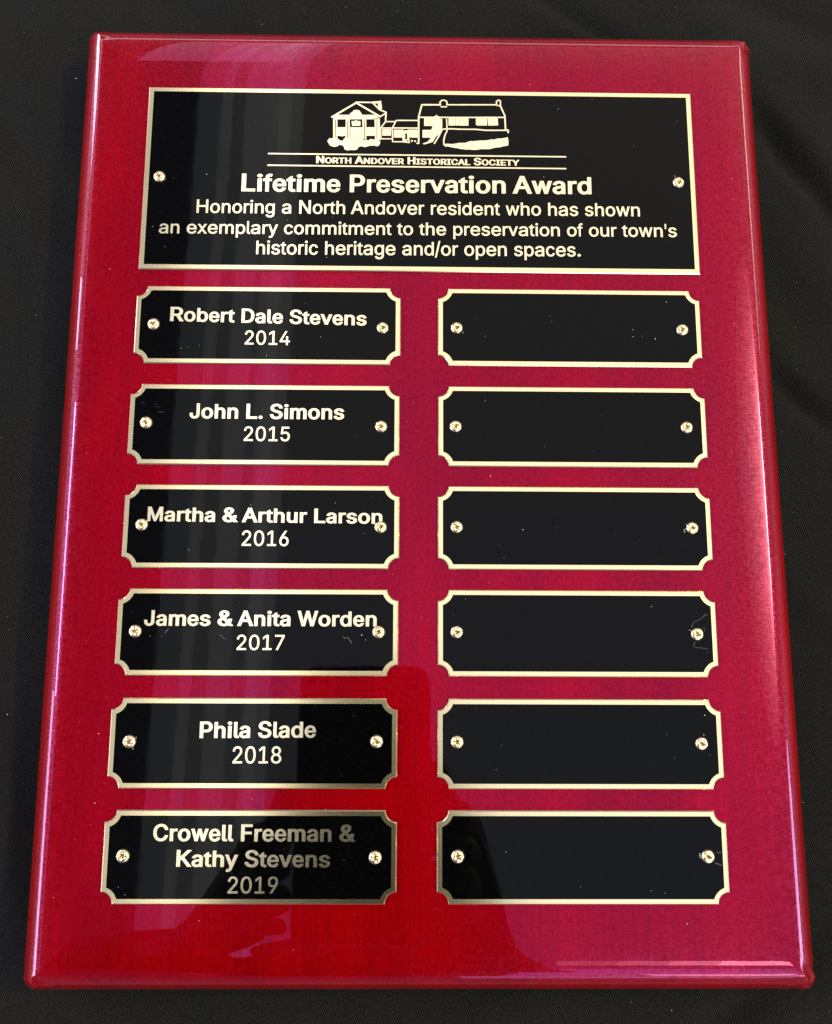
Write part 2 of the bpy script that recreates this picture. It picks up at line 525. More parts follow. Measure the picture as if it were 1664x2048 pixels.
# ------------------------------------------------------------------ lettering
GLYPHS = """&880|387,-13 324,-9 268,3 217,23 173,50 136,83 106,122 84,165 71,212 67,262 70,302 79,339 93,372 113,403 137,433 166,461 276,548 425,659 465,692 500,737 515,796 511,826 500,852 483,875 459,892 430,903 396,906 330,891 285,848 276,828 271,807 269,784 286,714 332,643 401,558 860,0 715,0 337,455 238,575 172,676 159,710 151,746 148,783 152,826 162,865 179,901 201,932 230,959 264,981 303,997 346,1006 393,1009 441,1006 484,997 522,981 556,959 584,933 606,903 623,869 633,833 636,795 619,711 573,639 503,576 303,428 266,398 237,370 216,343 202,316 193,288 191,258 193,227 201,198 215,172 233,149 255,129 282,113 311,101 344,94 379,91 418,94 457,102 494,116 529,136 562,159 592,188 619,220 642,257 661,298 675,342 683,390 686,441 801,441 799,381 792,328 780,283 729,182 679,122 654,92 619,60 579,34 533,13 484,-2 435,-10
'405|153,624 138,1000 266,1000 252,624
.369|187,-9 164,-6 143,3 124,17 109,36 100,57 97,81 100,104 109,126 124,144 143,159 164,168 187,170 211,168 232,159 251,144 266,126 274,104 277,81 274,57 266,36 251,17 232,3 211,-6
/490|462,1047 140,-150 28,-150 350,1047
0891|446,-13 375,-7 312,14 255,47 207,94 167,152 135,223 112,305 99,397 94,499 99,602 113,694 136,776 168,847 208,906 256,952 312,986 375,1007 446,1013 516,1007 579,986 635,952 683,906 723,847 755,776 778,694 792,602 797,499 792,397 778,305 755,223 724,152 684,94 636,47 580,14 516,-7;446,97 492,103 534,118 570,145 602,181 628,227 649,283 664,347 673,419 676,499 673,581 664,653 649,717 628,773 602,819 570,855 534,882 492,898 446,903 399,898 357,882 320,855 289,819 263,773 242,717 227,653 218,581 215,499 218,419 227,347 242,283 263,227 289,181 320,145 357,118 399,103
1891|150,0 150,107 768,107 768,0;542,1000 542,0 417,0 417,881 411,881 169,703 169,839 390,1000
2891|126,0 126,93 460,450 555,555 611,642 621,670 627,700 630,730 627,764 618,795 605,823 586,847 564,867 537,883 507,894 475,901 440,903 402,901 369,893 339,880 312,862 290,839 273,813 260,782 252,749 250,711 129,711 133,769 147,822 169,869 200,912 237,947 281,976 331,997 384,1009 442,1013 500,1009 553,997 601,976 644,948 680,915 710,875 732,831 745,783 749,732 747,695 740,660 729,624 713,588 690,550 660,508 525,353 300,119 300,111 765,111 765,0
3891|428,-13 369,-10 313,1 261,19 213,44 172,75 138,113 111,156 94,205 86,259 215,259 221,226 232,197 249,171 270,149 295,131 325,116 357,106 392,100 430,98 469,100 506,108 541,119 571,136 597,157 618,183 634,212 644,246 647,285 644,320 635,354 621,386 601,414 574,439 540,459 499,474 451,484 395,487 308,487 308,588 566,881 566,889 137,889 137,1000 732,1000 732,905 415,547 415,568 486,570 549,562 606,542 655,514 696,479 729,437 753,390 768,339 772,285 768,229 753,177 728,130 695,88 655,53 607,24 553,3 493,-9
4891|78,207 78,311 485,1000 611,1000 213,326 213,319 812,319 812,207;554,0 554,238 554,287 554,624 674,624 674,0
5891|435,-13 377,-10 324,2 275,22 231,48 194,80 163,118 139,161 124,207 117,256 240,256 245,227 256,200 271,175 291,153 314,134 341,118 370,107 401,100 435,98 474,101 510,111 543,127 572,148 597,174 617,205 632,240 641,278 644,319 641,360 632,399 616,435 596,466 570,493 540,515 506,531 469,541 428,544 329,528 299,515 273,500 252,483 132,497 189,1000 720,1000 720,889 296,889 263,593 268,593 291,611 318,626 349,639 382,648 416,654 451,656 495,653 538,645 578,631 615,612 648,589 678,561 705,529 727,493 745,454 758,412 766,368 768,321 764,259 749,201 725,149 693,102 653,62 607,30 554,6 497,-9
6891|445,-13 385,-9 330,5 280,29 235,61 197,100 166,146 143,199 129,256 125,318 128,367 139,417 157,470 183,527 221,594 270,669 496,1000 633,1000 297,513 286,513 324,565 385,603 462,617 520,613 573,600 621,579 663,550 698,514 727,471 748,423 760,368 764,309 760,249 746,193 723,143 692,98 654,59 609,28 559,5 504,-9;445,95 482,98 517,108 548,123 575,144 599,169 618,199 632,233 641,269 644,309 641,349 632,386 618,419 599,449 575,474 548,494 517,509 482,518 445,521 408,518 373,510 342,495 314,474 290,450 271,420 257,387 248,351 246,311 248,271 257,234 271,200 290,170 314,144 342,123 373,108 408,98
7891|191,0 636,881 636,889 122,889 122,1000 768,1000 768,882 324,0
8891|445,-13 380,-9 321,3 266,22 219,49 178,82 146,121 121,166 107,214 102,266 105,307 113,346 128,384 147,418 171,448 199,474 230,495 264,511 300,520 300,525 254,542 215,569 182,605 158,648 143,696 138,748 143,797 156,842 178,884 208,921 244,953 287,979 335,998 388,1010 445,1013 501,1010 554,998 602,979 644,953 681,921 710,884 733,842 746,797 750,748 745,696 731,649 706,605 674,569 635,542 591,525 591,520 626,511 659,495 690,474 718,448 742,418 761,384 776,346 785,307 788,266 783,214 768,166 744,121 711,82 671,49 623,22 569,3 509,-9;445,97 487,99 526,106 560,118 590,135 615,155 635,180 650,208 659,239 662,272 659,308 649,341 634,371 612,397 587,420 556,438 522,452 485,460 445,462 404,460 367,452 333,438 302,420 276,397 255,371 239,341 230,308 227,272 230,239 239,208 253,180 274,155 299,135 329,118 364,106 402,99;445,569 479,571 510,579 539,590 564,606 586,626 604,650 617,677 625,706 628,738 625,770 617,800 605,826 587,849 566,868 541,884 512,895 480,902 445,904 410,902 378,895 349,884 323,868 302,849 284,826 271,800 264,770 261,738 264,706 271,677 284,650 302,626 323,606 349,590 379,579 410,571
9891|444,1013 504,1009 559,995 610,971 654,939 692,900 723,854 746,801 760,744 764,682 761,633 750,583 733,530 706,473 668,406 619,331 394,0 256,0 593,487 604,487 565,435 505,397 428,383 370,387 317,400 269,421 227,450 192,486 163,529 142,577 129,632 125,691 129,752 143,807 166,858 198,903 235,941 280,972 330,995 385,1009;444,905 408,902 374,892 342,877 314,856 291,831 272,801 258,767 249,731 246,691 249,651 258,614 272,581 291,551 314,526 342,506 374,491 408,482 444,479 482,482 516,490 548,505 575,526 599,550 618,580 632,613 641,649 644,689 641,729 632,766 618,800 599,830 576,856 548,877 517,892 482,902
A943|32,0 396,1000 543,1000 910,0 777,0 564,595 519,732 456,940 482,940 418,729 374,595 167,0;216,279 216,391 727,391 727,279
C1003|526,-13 442,-6 366,14 295,49 233,96 180,156 137,227 105,308 86,399 79,499 86,600 105,691 137,773 180,844 233,903 295,951 366,986 442,1006 526,1013 575,1011 623,1004 669,991 712,974 753,952 790,926 824,896 854,861 880,822 902,780 918,734 930,685 803,685 793,718 781,748 765,776 702,842 620,883 526,896 466,891 411,875 361,850 316,814 277,769 246,715 222,652 208,580 203,499 208,419 222,347 246,284 278,230 316,185 361,150 412,124 467,109 526,104 620,118 702,158 765,225 803,315 930,315 918,266 902,220 881,178 855,140 825,105 791,74 753,48 713,26 669,9 623,-3 576,-11
D987|430,0 189,0 189,112 422,112 499,117 567,133 625,159 674,194 714,239 745,293 767,355 780,425 785,502 780,578 767,647 745,709 715,762 676,806 628,842 572,867 507,883 434,888 183,888 183,1000 443,1000 536,993 619,973 693,940 757,895 810,838 852,769 883,689 901,601 907,502 901,403 883,313 852,233 809,164 755,106 689,60 613,27 527,7;245,1000 245,0 118,0 118,1000
E823|118,0 118,1000 732,1000 732,888 245,888 245,562 699,562 699,450 245,450 245,112 738,112 738,0
F806|118,0 118,1000 726,1000 726,888 245,888 245,547 681,547 681,435 245,435 245,0
H1016|118,0 118,1000 245,1000 245,568 771,568 771,1000 898,1000 898,0 771,0 771,456 245,456 245,0
I591|61,0 61,112 232,112 232,888 61,888 61,1000 530,1000 530,888 359,888 359,112 530,112 530,0
J779|364,-13 281,-5 209,21 148,64 102,124 74,197 65,286 65,340 192,340 192,286 197,229 213,183 239,146 274,119 315,103 364,98 411,103 453,119 487,146 513,183 529,229 534,286 534,1000 661,1000 661,286 652,197 624,124 578,64 518,21 446,-5
K917|205,286 205,425 273,513 343,596 416,677 715,1000 881,1000 454,542 448,543;118,0 118,1000 245,1000 245,657 244,442 245,380 245,0;732,0 369,509 448,608 882,0
L772|118,0 118,1000 245,1000 245,112 710,112 710,0
M1235|118,0 118,1000 298,1000 545,368 565,312 588,241 612,165 632,96 604,96 625,162 649,238 672,311 693,368 936,1000 1116,1000 1116,0 991,0 991,572 992,643 993,725 995,812 997,899 1008,899 978,805 947,713 919,633 896,572 672,0 562,0 335,572 313,631 285,710 254,801 220,899 234,899 236,818 238,731 239,646 240,572 240,0
N1029|118,0 118,1000 268,1000 674,359 713,296 762,210 813,108 796,105 788,213 785,309 784,383 784,1000 911,1000 911,0 760,0 397,570 349,650 291,749 211,889 234,892 240,754 244,645 246,572 246,0
O1048|525,-13 442,-6 366,14 296,49 233,96 181,156 137,227 105,308 86,399 79,499 86,600 105,691 137,773 181,844 233,903 296,951 366,986 442,1006 525,1013 608,1006 684,986 754,951 816,903 869,844 912,773 944,691 963,600 969,499 963,399 944,308 912,227 869,156 816,96 754,49 684,14 608,-6;525,104 583,109 637,124 687,149 732,184 771,229 803,283 827,347 841,419 846,499 841,581 827,653 803,717 771,771 732,816 687,851 637,876 583,891 525,896 467,891 413,876 362,850 317,815 278,770 246,716 222,653 208,580 203,499 208,419 222,347 246,284 278,229 317,185 362,150 413,124 467,109
P874|118,0 118,1000 462,1000 535,995 599,981 653,958 699,927 737,889 766,845 787,795 799,741 803,683 799,626 787,572 766,522 737,477 699,439 653,407 599,384 535,370 462,365 215,365 215,477 457,477 506,479 548,488 584,503 613,523 637,548 655,577 667,610 675,645 677,683 675,722 667,757 655,789 637,818 613,842 584,862 548,877 505,886 456,889 245,889 245,0
R883|118,0 118,1000 464,1000 536,996 600,982 655,960 701,931 738,894 767,851 788,803 801,750 805,692 801,634 788,582 767,534 738,491 701,456 654,427 599,406 536,393 464,389 189,389 189,501 459,501 508,504 550,512 585,524 615,542 638,564 656,591 669,621 676,655 679,692 676,730 669,765 656,796 638,823 614,846 585,864 549,878 507,886 458,889 245,889 245,0;694,0 452,450 595,450 841,0
S878|440,-17 370,-13 307,-2 251,18 201,45 159,78 126,118 100,163 83,214 75,268 205,268 212,232 224,200 243,172 266,149 295,130 327,115 363,105 400,99 440,97 484,99 524,106 562,118 596,135 624,156 648,181 665,209 676,240 679,274 676,304 667,330 653,352 633,371 609,387 582,402 481,437 361,470 285,497 221,529 169,568 132,615 110,670 102,732 107,786 122,836 147,880 181,919 222,952 270,979 325,998 383,1010 446,1013 510,1010 568,998 621,978 668,952 708,920 741,882 766,839 782,793 788,743 663,743 652,789 629,828 594,860 550,883 499,897 442,901 401,899 363,892 329,880 299,864 273,845 253,822 238,796 229,768 226,738 230,706 240,679 257,656 280,636 305,619 333,606 417,577 519,549 612,518 705,467 732,444 756,418 776,388 791,354 800,316 803,272 798,220 784,170 760,125 727,84 685,49 636,21 578,0 512,-13
T882|62,888 62,1000 819,1000 819,888 505,888 505,0 379,0 379,888
V943|401,0 32,1000 166,1000 378,405 423,270 487,60 461,60 525,271 569,405 776,1000 910,1000 546,0
W1349|305,0 32,1000 162,1000 321,385 345,286 367,184 387,78 372,78 393,184 415,286 440,385 602,1000 746,1000 907,385 933,286 956,184 977,78 960,78 981,184 1003,286 1028,385 1186,1000 1316,1000 1042,0 895,0 723,635 691,769 660,934 687,934 658,776 625,635 453,0
Y928|400,0 400,409 32,1000 179,1000 378,677 437,574 491,453 440,453 494,576 551,677 749,1000 895,1000 527,409 527,0
a765|314,-17 268,-14 226,-5 186,10 150,30 119,56 94,88 75,124 63,166 60,212 63,252 71,287 85,316 104,341 126,362 152,380 246,414 350,432 459,446 521,462 537,477 542,501 542,505 540,534 534,560 524,583 511,603 493,620 471,633 446,643 417,648 385,650 351,648 320,643 293,634 231,591 197,538 81,572 100,615 125,650 154,680 187,704 223,724 261,738 301,748 341,754 381,756 470,746 562,708 589,688 613,661 634,630 649,591 659,546 662,494 662,0 544,0 544,102 536,102 495,48 423,2 391,-8 355,-15;335,89 377,92 415,101 448,115 476,135 499,157 518,183 531,211 539,241 542,271 542,373 510,358 455,346 394,337 345,330 264,312 240,302 220,289 203,274 191,255 183,233 181,206 183,182 189,161 200,142 215,126 233,113 255,103
b834|451,-16 408,-13 371,-6 339,7 271,61 232,115 220,115 220,0 103,0 103,1000 223,1000 223,628 232,628 270,680 337,733 369,745 406,753 450,756 510,750 565,735 615,709 659,673 697,628 727,575 749,514 763,446 767,371 763,296 749,228 727,166 697,113 660,68 616,32 566,5 511,-11;433,92 477,96 515,108 549,129 578,156 602,190 621,229 634,273 642,321 645,372 642,423 634,470 621,513 603,552 579,585 550,612 516,632 477,644 433,648 389,644 351,633 317,613 288,587 264,555 246,517 232,473 224,425 221,372 224,319 232,270 246,226 265,187 289,154 318,128 352,108 390,96
c778|407,-16 343,-11 283,5 230,32 182,69 142,114 110,167 86,228 72,295 67,368 72,443 86,511 110,572 142,626 182,671 230,707 283,734 343,750 407,756 511,741 600,700 668,633 711,544 595,515 571,568 531,611 476,639 407,648 361,644 320,631 285,610 256,581 232,547 213,508 200,464 192,418 189,368 192,320 200,274 213,231 232,192 256,158 285,130 320,108 361,96 407,91 477,101 532,130 573,174 598,230 713,201 702,169 688,138 671,110 602,42 512,-1
d834|384,-16 324,-11 269,5 219,32 175,68 138,113 107,166 85,228 72,296 67,371 72,446 85,514 108,575 138,628 176,673 220,709 270,735 325,750 385,756 428,753 466,745 497,733 565,680 602,628 611,628 611,1000 731,1000 731,0 615,0 615,115 603,115 564,61 496,7 464,-6 427,-13;402,92 445,96 483,108 517,128 546,154 570,187 589,226 602,270 610,319 613,372 610,425 602,473 589,517 570,555 547,587 518,613 484,633 445,644 402,648 358,644 318,632 284,612 255,585 232,552 213,513 200,470 192,423 189,372 192,321 200,273 213,229 232,190 256,156 285,129 319,108 358,96
e794|417,-16 348,-11 285,5 230,32 182,69 142,113 109,167 86,227 72,294 67,367 72,441 86,508 109,569 140,624 179,669 226,706 280,734 339,750 403,756 444,753 483,747 522,735 560,719 595,697 628,670 657,637 682,599 702,554 717,503 726,445 730,381 730,333 147,333 147,434 664,434 609,397 606,445 598,488 585,528 567,563 544,593 516,617 483,635 446,645 403,649 360,645 322,634 288,616 258,592 234,563 214,530 200,493 191,455 189,415 189,349 192,297 201,250 217,209 239,173 265,144 297,121 333,104 373,94 417,91 499,104 561,143 601,207 717,179 703,142 684,108 659,77 629,50 594,27 555,9 513,-5 466,-13
f499|448,746 448,643 13,643 13,746;158,0 158,848 162,889 172,924 188,955 210,981 236,1003 266,1020 299,1032 333,1039 368,1042 437,1036 477,1024 447,921 422,928 383,932 350,928 323,919 303,904 290,883 281,856 279,823 279,0
g836|407,-296 354,-294 306,-286 263,-274 225,-259 191,-239 162,-216 137,-191 116,-165 99,-136 199,-80 239,-130 303,-173 333,-183 367,-189 407,-191 463,-186 513,-172 555,-148 587,-113 606,-68 612,-11 612,134 602,134 563,82 496,31 464,19 427,12 383,9 325,14 271,28 221,52 177,85 139,127 108,177 85,236 72,302 67,376 72,449 85,516 108,577 139,629 176,673 221,709 271,735 326,750 385,756 429,753 467,746 498,733 566,680 605,627 615,627 615,746 732,746 732,-17 727,-78 713,-131 689,-177 656,-214 617,-244 571,-267 520,-283 465,-293;403,116 446,120 484,130 518,148 547,172 571,202 590,238 603,280 611,327 614,379 611,430 603,476 590,519 571,556 548,588 519,614 485,633 446,644 403,648 359,644 319,632 285,612 256,586 232,554 213,516 200,474 192,428 189,379 192,328 200,282 214,241 233,204 257,174 286,149 320,131 359,120
h806|223,446 223,0 103,0 103,1000 223,1000 223,565 201,565 227,627 260,676 299,712 344,736 393,751 447,756 495,752 540,742 580,724 616,700 646,669 670,631 688,585 698,532 702,472 702,0 582,0 582,462 577,516 562,562 537,598 503,625 461,642 413,647 378,644 346,637 316,624 289,606 267,583 248,556 235,523 226,487
i328|103,0 103,746 223,746 223,0;164,870 143,873 123,881 106,894 92,910 84,929 81,950 84,971 92,990 106,1006 123,1019 143,1027 164,1030 187,1027 206,1019 224,1006 237,990 246,971 248,950 246,929 237,910 224,894 206,881 187,873
k748|216,268 216,416 237,416 559,746 708,746 362,392 348,392;103,0 103,1000 223,1000 223,0;578,0 291,365 376,450 732,0
l372|274,-5 221,0 178,15 145,40 122,73 108,115 103,166 103,1000 223,1000 223,194 225,163 229,140 236,122 255,107 287,102 315,103 334,107 355,5 318,-2
m1199|103,0 103,746 220,746 221,581 211,581 224,618 240,651 260,680 284,704 310,724 338,739 368,750 399,757 431,759 482,754 527,737 565,709 595,672 617,629 631,579 614,579 625,614 642,646 663,674 688,699 716,720 748,737 783,749 820,757 858,759 901,756 940,747 977,731 1011,709 1039,680 1063,646 1080,604 1091,556 1095,501 1095,0 974,0 974,499 969,548 954,586 929,615 897,634 861,646 823,650 791,647 762,640 736,629 713,613 694,593 679,570 668,545 661,516 659,486 659,0 539,0 539,511 534,550 520,583 497,611 467,633 432,645 392,650 363,647 336,641 310,629 286,613 265,593 247,568 234,539 226,506 223,468 223,0
n805|223,446 223,0 103,0 103,746 219,746 220,565 201,565 227,627 260,676 299,712 344,736 393,751 447,756 495,752 540,742 580,724 615,700 645,669 669,631 688,585 698,532 702,472 702,0 582,0 582,462 577,516 562,562 537,598 503,625 461,642 413,647 378,644 346,637 316,624 289,606 267,583 248,556 235,523 226,487
o816|407,-16 343,-11 283,5 230,32 182,69 142,114 110,167 86,228 72,295 67,368 72,443 86,511 110,572 142,626 182,671 230,707 283,734 343,750 407,756 473,750 533,734 587,707 634,671 674,626 706,572 730,511 744,443 749,368 744,295 730,228 706,167 674,114 634,69 587,32 533,5 473,-11;407,91 455,96 496,108 531,130 561,158 585,192 604,231 617,274 625,320 628,368 625,417 617,464 604,507 585,547 561,581 531,610 496,631 455,644 407,648 361,644 320,631 285,610 256,581 232,547 213,508 200,464 192,418 189,368 192,320 200,274 213,231 232,192 256,158 285,130 320,108 361,96
p834|103,-281 103,746 220,746 220,628 232,628 270,680 337,733 369,745 406,753 450,756 510,750 565,735 615,709 659,673 697,628 727,575 749,514 763,446 767,371 763,296 749,228 727,166 697,113 660,68 616,32 566,5 511,-11 451,-16 408,-13 371,-6 339,7 271,61 232,115 223,115 223,-281;433,92 477,96 515,108 549,129 578,156 602,190 621,229 634,273 642,321 645,372 642,423 634,470 621,513 603,552 579,585 550,612 516,632 477,644 433,648 389,644 351,633 317,613 288,587 264,555 246,517 232,473 224,425 221,372 224,319 232,270 246,226 265,187 289,154 318,128 352,108 390,96
r509|103,0 103,746 219,746 219,631 227,631 244,666 268,696 300,722 336,741 376,753 419,756 451,756 479,754 479,634 452,638 407,640 373,638 342,631 313,618 287,602 265,582 247,557 234,530 226,499 223,466 223,0
s717|358,-16 308,-14 262,-6 220,7 183,24 150,47 121,74 98,107 81,144 70,185 185,209 198,172 218,142 244,118 276,102 314,93 356,89 405,93 446,104 481,122 506,146 522,173 527,202 524,227 515,248 499,267 478,282 450,295 417,305 293,334 231,353 181,378 142,409 114,446 98,489 92,538 96,579 108,617 128,652 155,682 188,707 226,728 270,743 317,753 368,756 416,753 460,745 499,732 533,715 563,693 588,667 608,637 625,605 637,570 527,545 515,572 499,597 477,620 449,639 412,650 368,654 326,650 289,640 257,623 233,600 218,574 213,545 217,519 227,497 244,478 267,463 299,449 338,438 451,411 513,392 563,368 602,337 629,300 646,258 651,209 647,167 635,128 614,93 586,61 552,34 511,13 464,-3 413,-13
t447|401,746 401,643 13,643 13,746;128,926 248,926 248,192 250,162 256,138 267,120 284,108 306,100 335,98 364,100 397,105 419,3 377,-5 331,-8 271,-2 221,14 181,42 151,80 133,127 128,183
u806|358,-10 310,-7 266,4 226,21 190,45 160,77 136,115 118,161 107,214 103,273 103,746 223,746 223,283 229,229 244,184 269,147 303,120 345,104 393,99 428,101 460,109 490,122 516,140 539,163 557,190 571,223 579,259 582,300 582,746 702,746 702,0 586,0 586,181 604,181 578,118 545,69 505,33 461,9 412,-5
v765|319,0 34,746 166,746 325,305 367,171 404,41 362,41 399,171 440,305 599,746 730,746 445,0
w1115|270,0 44,746 171,746 262,420 302,268 344,81 324,81 365,265 405,420 495,746 622,746 711,420 750,267 791,81 769,81 812,266 852,420 944,746 1070,746 844,0 724,0 627,338 599,442 571,551 544,664 571,664 544,551 516,442 487,338 391,0
x744|41,0 337,429 336,336 56,746 197,746 290,601 352,498 407,405 345,405 398,498 458,601 554,746 691,746 410,332 410,421 703,0 564,0 454,168 393,267 340,357 402,357 351,267 291,168 180,0
y765|93,-272 121,-168 140,-172 204,-175 223,-169 240,-159 256,-145 271,-126 284,-101 296,-70 319,-3 34,746 166,746 325,305 367,170 404,41 361,41 398,171 440,305 600,746 730,746 401,-114 347,-210 325,-234 300,-252 274,-267 245,-277 214,-283 180,-285 127,-281"""
G = {}
for line in GLYPHS.split('\n'):
    ch = line[0]
    adv, body = line[1:].split('|')
    G[ch] = (int(adv) / 1000, [[tuple(int(v) / 1000 for v in p.split(',')) for p in c.split(' ')] for c in body.split(';')])
ADV_R = dict(zip("'./0123456789AHNabcdefghilmnoprstuvwxy ", (191, 278, 278, *([556] * 10), 667, 722, 722, 556, 556, 500, 556, 556, 278, 556, 556, 222, 222, 833, 556, 556, 556, 333, 500, 278, 556, 500, 722, 500, 500, 278)))
ADV_B = dict(zip("&.ACDFJKLMPRSWabdefhilmnorstuvwy ", (722, 278, 722, 722, 722, 611, 556, 722, 611, 833, 667, 722, 667, 944, 556, 611, 611, 556, 333, 611, 278, 278, 889, 611, 611, 389, 556, 333, 611, 556, 778, 556, 278)))


def area(c):
    return sum(c[i - 1][0] * c[i][1] - c[i][0] * c[i - 1][1] for i in range(len(c))) / 2


def winding(p, loops):
    w = 0
    for c in loops:
        for i in range(len(c)):
            (x0, y0), (x1, y1) = c[i - 1], c[i]
            if (y0 > p[1]) != (y1 > p[1]) and p[0] < (x1 - x0) * (p[1] - y0) / (y1 - y0) + x0:
                w += 1 if y1 > y0 else -1
    return w


def fill_winding(bm, loops, z0, z1):
    """solid letter: arrangement of the (possibly crossing) contours, kept where they wind clockwise"""
    vs, es = [], []
    for c in loops:
        k = len(vs)
        vs += [Vector(p) for p in c]
        es += [(k + i, k + (i + 1) % len(c)) for i in range(len(c))]
    ov, oe, of = delaunay_2d_cdt(vs, es, [], 0, 1e-5, False)[:3]
    keep = []
    for f in of:
        cx = sum(ov[i].x for i in f) / len(f)
        cy = sum(ov[i].y for i in f) / len(f)
        if winding((cx, cy), loops) < 0:
            keep.append(list(f))
    top = [None] * len(ov)
    bot = [None] * len(ov)
    cnt = {}
    for f in keep:
        a, b, c = [ov[i] for i in f[:3]]
        if (b.x - a.x) * (c.y - a.y) - (b.y - a.y) * (c.x - a.x) < 0:
            f.reverse()
        for i in f:
            if top[i] is None:
                top[i] = bm.verts.new((ov[i].x, ov[i].y, z1))
                bot[i] = bm.verts.new((ov[i].x, ov[i].y, z0))
        bm.faces.new([top[i] for i in f])
        for i in range(len(f)):
            cnt[(f[i], f[(i + 1) % len(f)])] = 1
    for a, b in cnt:
        if (b, a) not in cnt:
            bm.faces.new((bot[a], bot[b], top[b], top[a]))


def embolden(c, ex, ey):
    """push each vertex out by ex / ey along the mitre of its edges; contours run with the solid on their right"""
    n = len(c)
    out = []
    for i in range(n):
        p0, p, p1 = c[i - 1], c[i], c[(i + 1) % n]
        ns = []
        for a, b in ((p0, p), (p, p1)):
            dx, dy = b[0] - a[0], b[1] - a[1]
            L = math.hypot(dx, dy) or 1
            ns.append((-dy / L, dx / L))
        mx, my = ns[0][0] + ns[1][0], ns[0][1] + ns[1][1]
        d = 1 + ns[0][0] * ns[1][0] + ns[0][1] * ns[1][1]
        k = 1 / max(d, 0.45)
        out.append((p[0] + mx * k * ex, p[1] + my * k * ey))
    return out


CACHE = {}


def glyph(ch, weight):
    key = (ch, weight)
    if key in CACHE:
        return CACHE[key]
    adv, cs = G[ch]
    ex, ey = {'R': (0.019, 0.013), 'Y': (0.012, 0.008), 'B': (0.047, 0.027), 'C': (0.075, 0.026)}[weight]
    if ch in 'm&' and weight == 'B':
        ex = 0.052
    if ch in 'w' and weight == 'B':
        ex = 0.048
    target = (ADV_B if weight in 'BC' else ADV_R).get(ch, 700) / 716
    if weight == 'C':
        target = adv * 1.0 + 0.13
    fat = [embolden(c, ex, ey) for c in cs]
    if ch == 't':
        fat = [[(x, y - 0.10) if (y > 0.85 and x < 0.2 and x == min(q[0] for q in c if q[1] > 0.85)) else (x, y) for x, y in c] for c in fat]
    low = ch.islower()
    res = []
    sx = target / (adv + (0.0 if weight in 'RY' else 0.03))
    for c in fat:
        o = []
        for x, y in c:
            # bring heights back after thickening, and to the x-height and ascender of a grotesque
            if y > 0:
                top = 1.0 + ey
                y = (y + ey) / (top + ey) if not low else y
                if low:
                    xh, as_ = 0.751 + ey, 1.04 + ey
                    y = y + ey * (1 - min(y, xh) / xh)
                    if y <= xh:
                        y = y * 0.735 / xh
                    else:
                        y = 0.735 + (y - xh) * (1.0 - 0.735) / (as_ - xh)
            else:
                y = y + ey * (1 if y > -0.06 else 1)
            o.append(((x + (0.0 if weight in 'RY' else 0.015)) * sx, y))
        res.append(o)
    CACHE[key] = (target, res)
    return CACHE[key]


def text_mesh(bm, s, weight, xl, xr, yl, yr, cap, z0, z1):
    pen = 0.0
    items = []
    prev = ''
    for ch in s:
        small = False
        g = ch
        if weight == 'C':
            small = prev not in ('', ' ') and ch != ' '
        if ch == ' ':
            pen += 0.388 if weight != 'C' else 0.42
            prev = ch
            continue
        if ch == 'A' and prev == ' ' and weight != 'C':
            pen -= 0.077
        adv, groups = glyph(g, weight)
        k = 1.0
        if small:
            k = 0.80
        items.append((pen, k, groups))
        pen += adv * k
        prev = ch
    pts_all = [(px + x * k, y * k) for px, k, gr in items for c in gr for x, y in c]
    x_min, x_max = min(p[0] for p in pts_all), max(p[0] for p in pts_all)
    sx = (xr - xl) / (x_max - x_min)
    for px, k, contours in items:
        loops = []
        for c in contours:
            lp = []
            for x, y in c:
                X = xl + (px + x * k - x_min) * sx
                Y = yl + (yr - yl) * (X - xl) / (xr - xl) + y * k * cap
                lp.append((X, Y))
            loops.append(lp)
        fill_winding(bm, loops, z0, z1)


TEXT = {
'head':[
  ('Lifetime Preservation Award','B',-52.65,51.16,100.04,100.30,5.69),
  ('Honoring a North Andover resident who has shown','R',-65.57,65.33,93.04,93.36,4.29),
  ("an exemplary commitment to the preservation of our town's",'R',-76.26,76.00,86.49,86.91,4.14),
  ('historic heritage and/or open spaces.','R',-47.63,47.41,80.23,80.49,4.38),
  ('NORTH ANDOVER HISTORICAL SOCIETY','C',-30.79,29.88,109.37,109.25,2.38),
],
'L1':[
  ('Robert Dale Stevens','B',-71.60,-15.11,59.47,58.60,4.31),
  ('2014','R',-49.93,-37.05,52.61,52.50,4.19),
],
'L2':[
  ('John L. Simons','B',-64.65,-21.07,30.62,30.61,4.38),
  ('2015','R',-49.16,-36.25,24.17,24.17,4.19),
],
'L3':[
  ('Martha & Arthur Larson','B',-74.86,-9.98,1.20,0.83,4.08),
  ('2016','R',-48.63,-35.75,-5.52,-5.53,4.25),
],
'L4':[
  ('James & Anita Worden','B',-74.20,-11.23,-27.44,-27.41,4.17),
  ('2017','R',-48.93,-36.08,-33.86,-33.81,4.06),
],
'L5':[
  ('Phila Slade','B',-57.85,-27.03,-56.97,-56.76,4.29),
  ('2018','R',-48.90,-36.05,-63.43,-63.40,4.34),
],
'L6':[
  ('Crowell Freeman &','B',-68.75,-16.02,-83.01,-83.12,4.25),
  ('Kathy Stevens','B',-62.42,-22.61,-89.34,-89.47,4.16),
  ('2019','R',-48.90,-35.96,-95.87,-95.87,4.12),
],
}
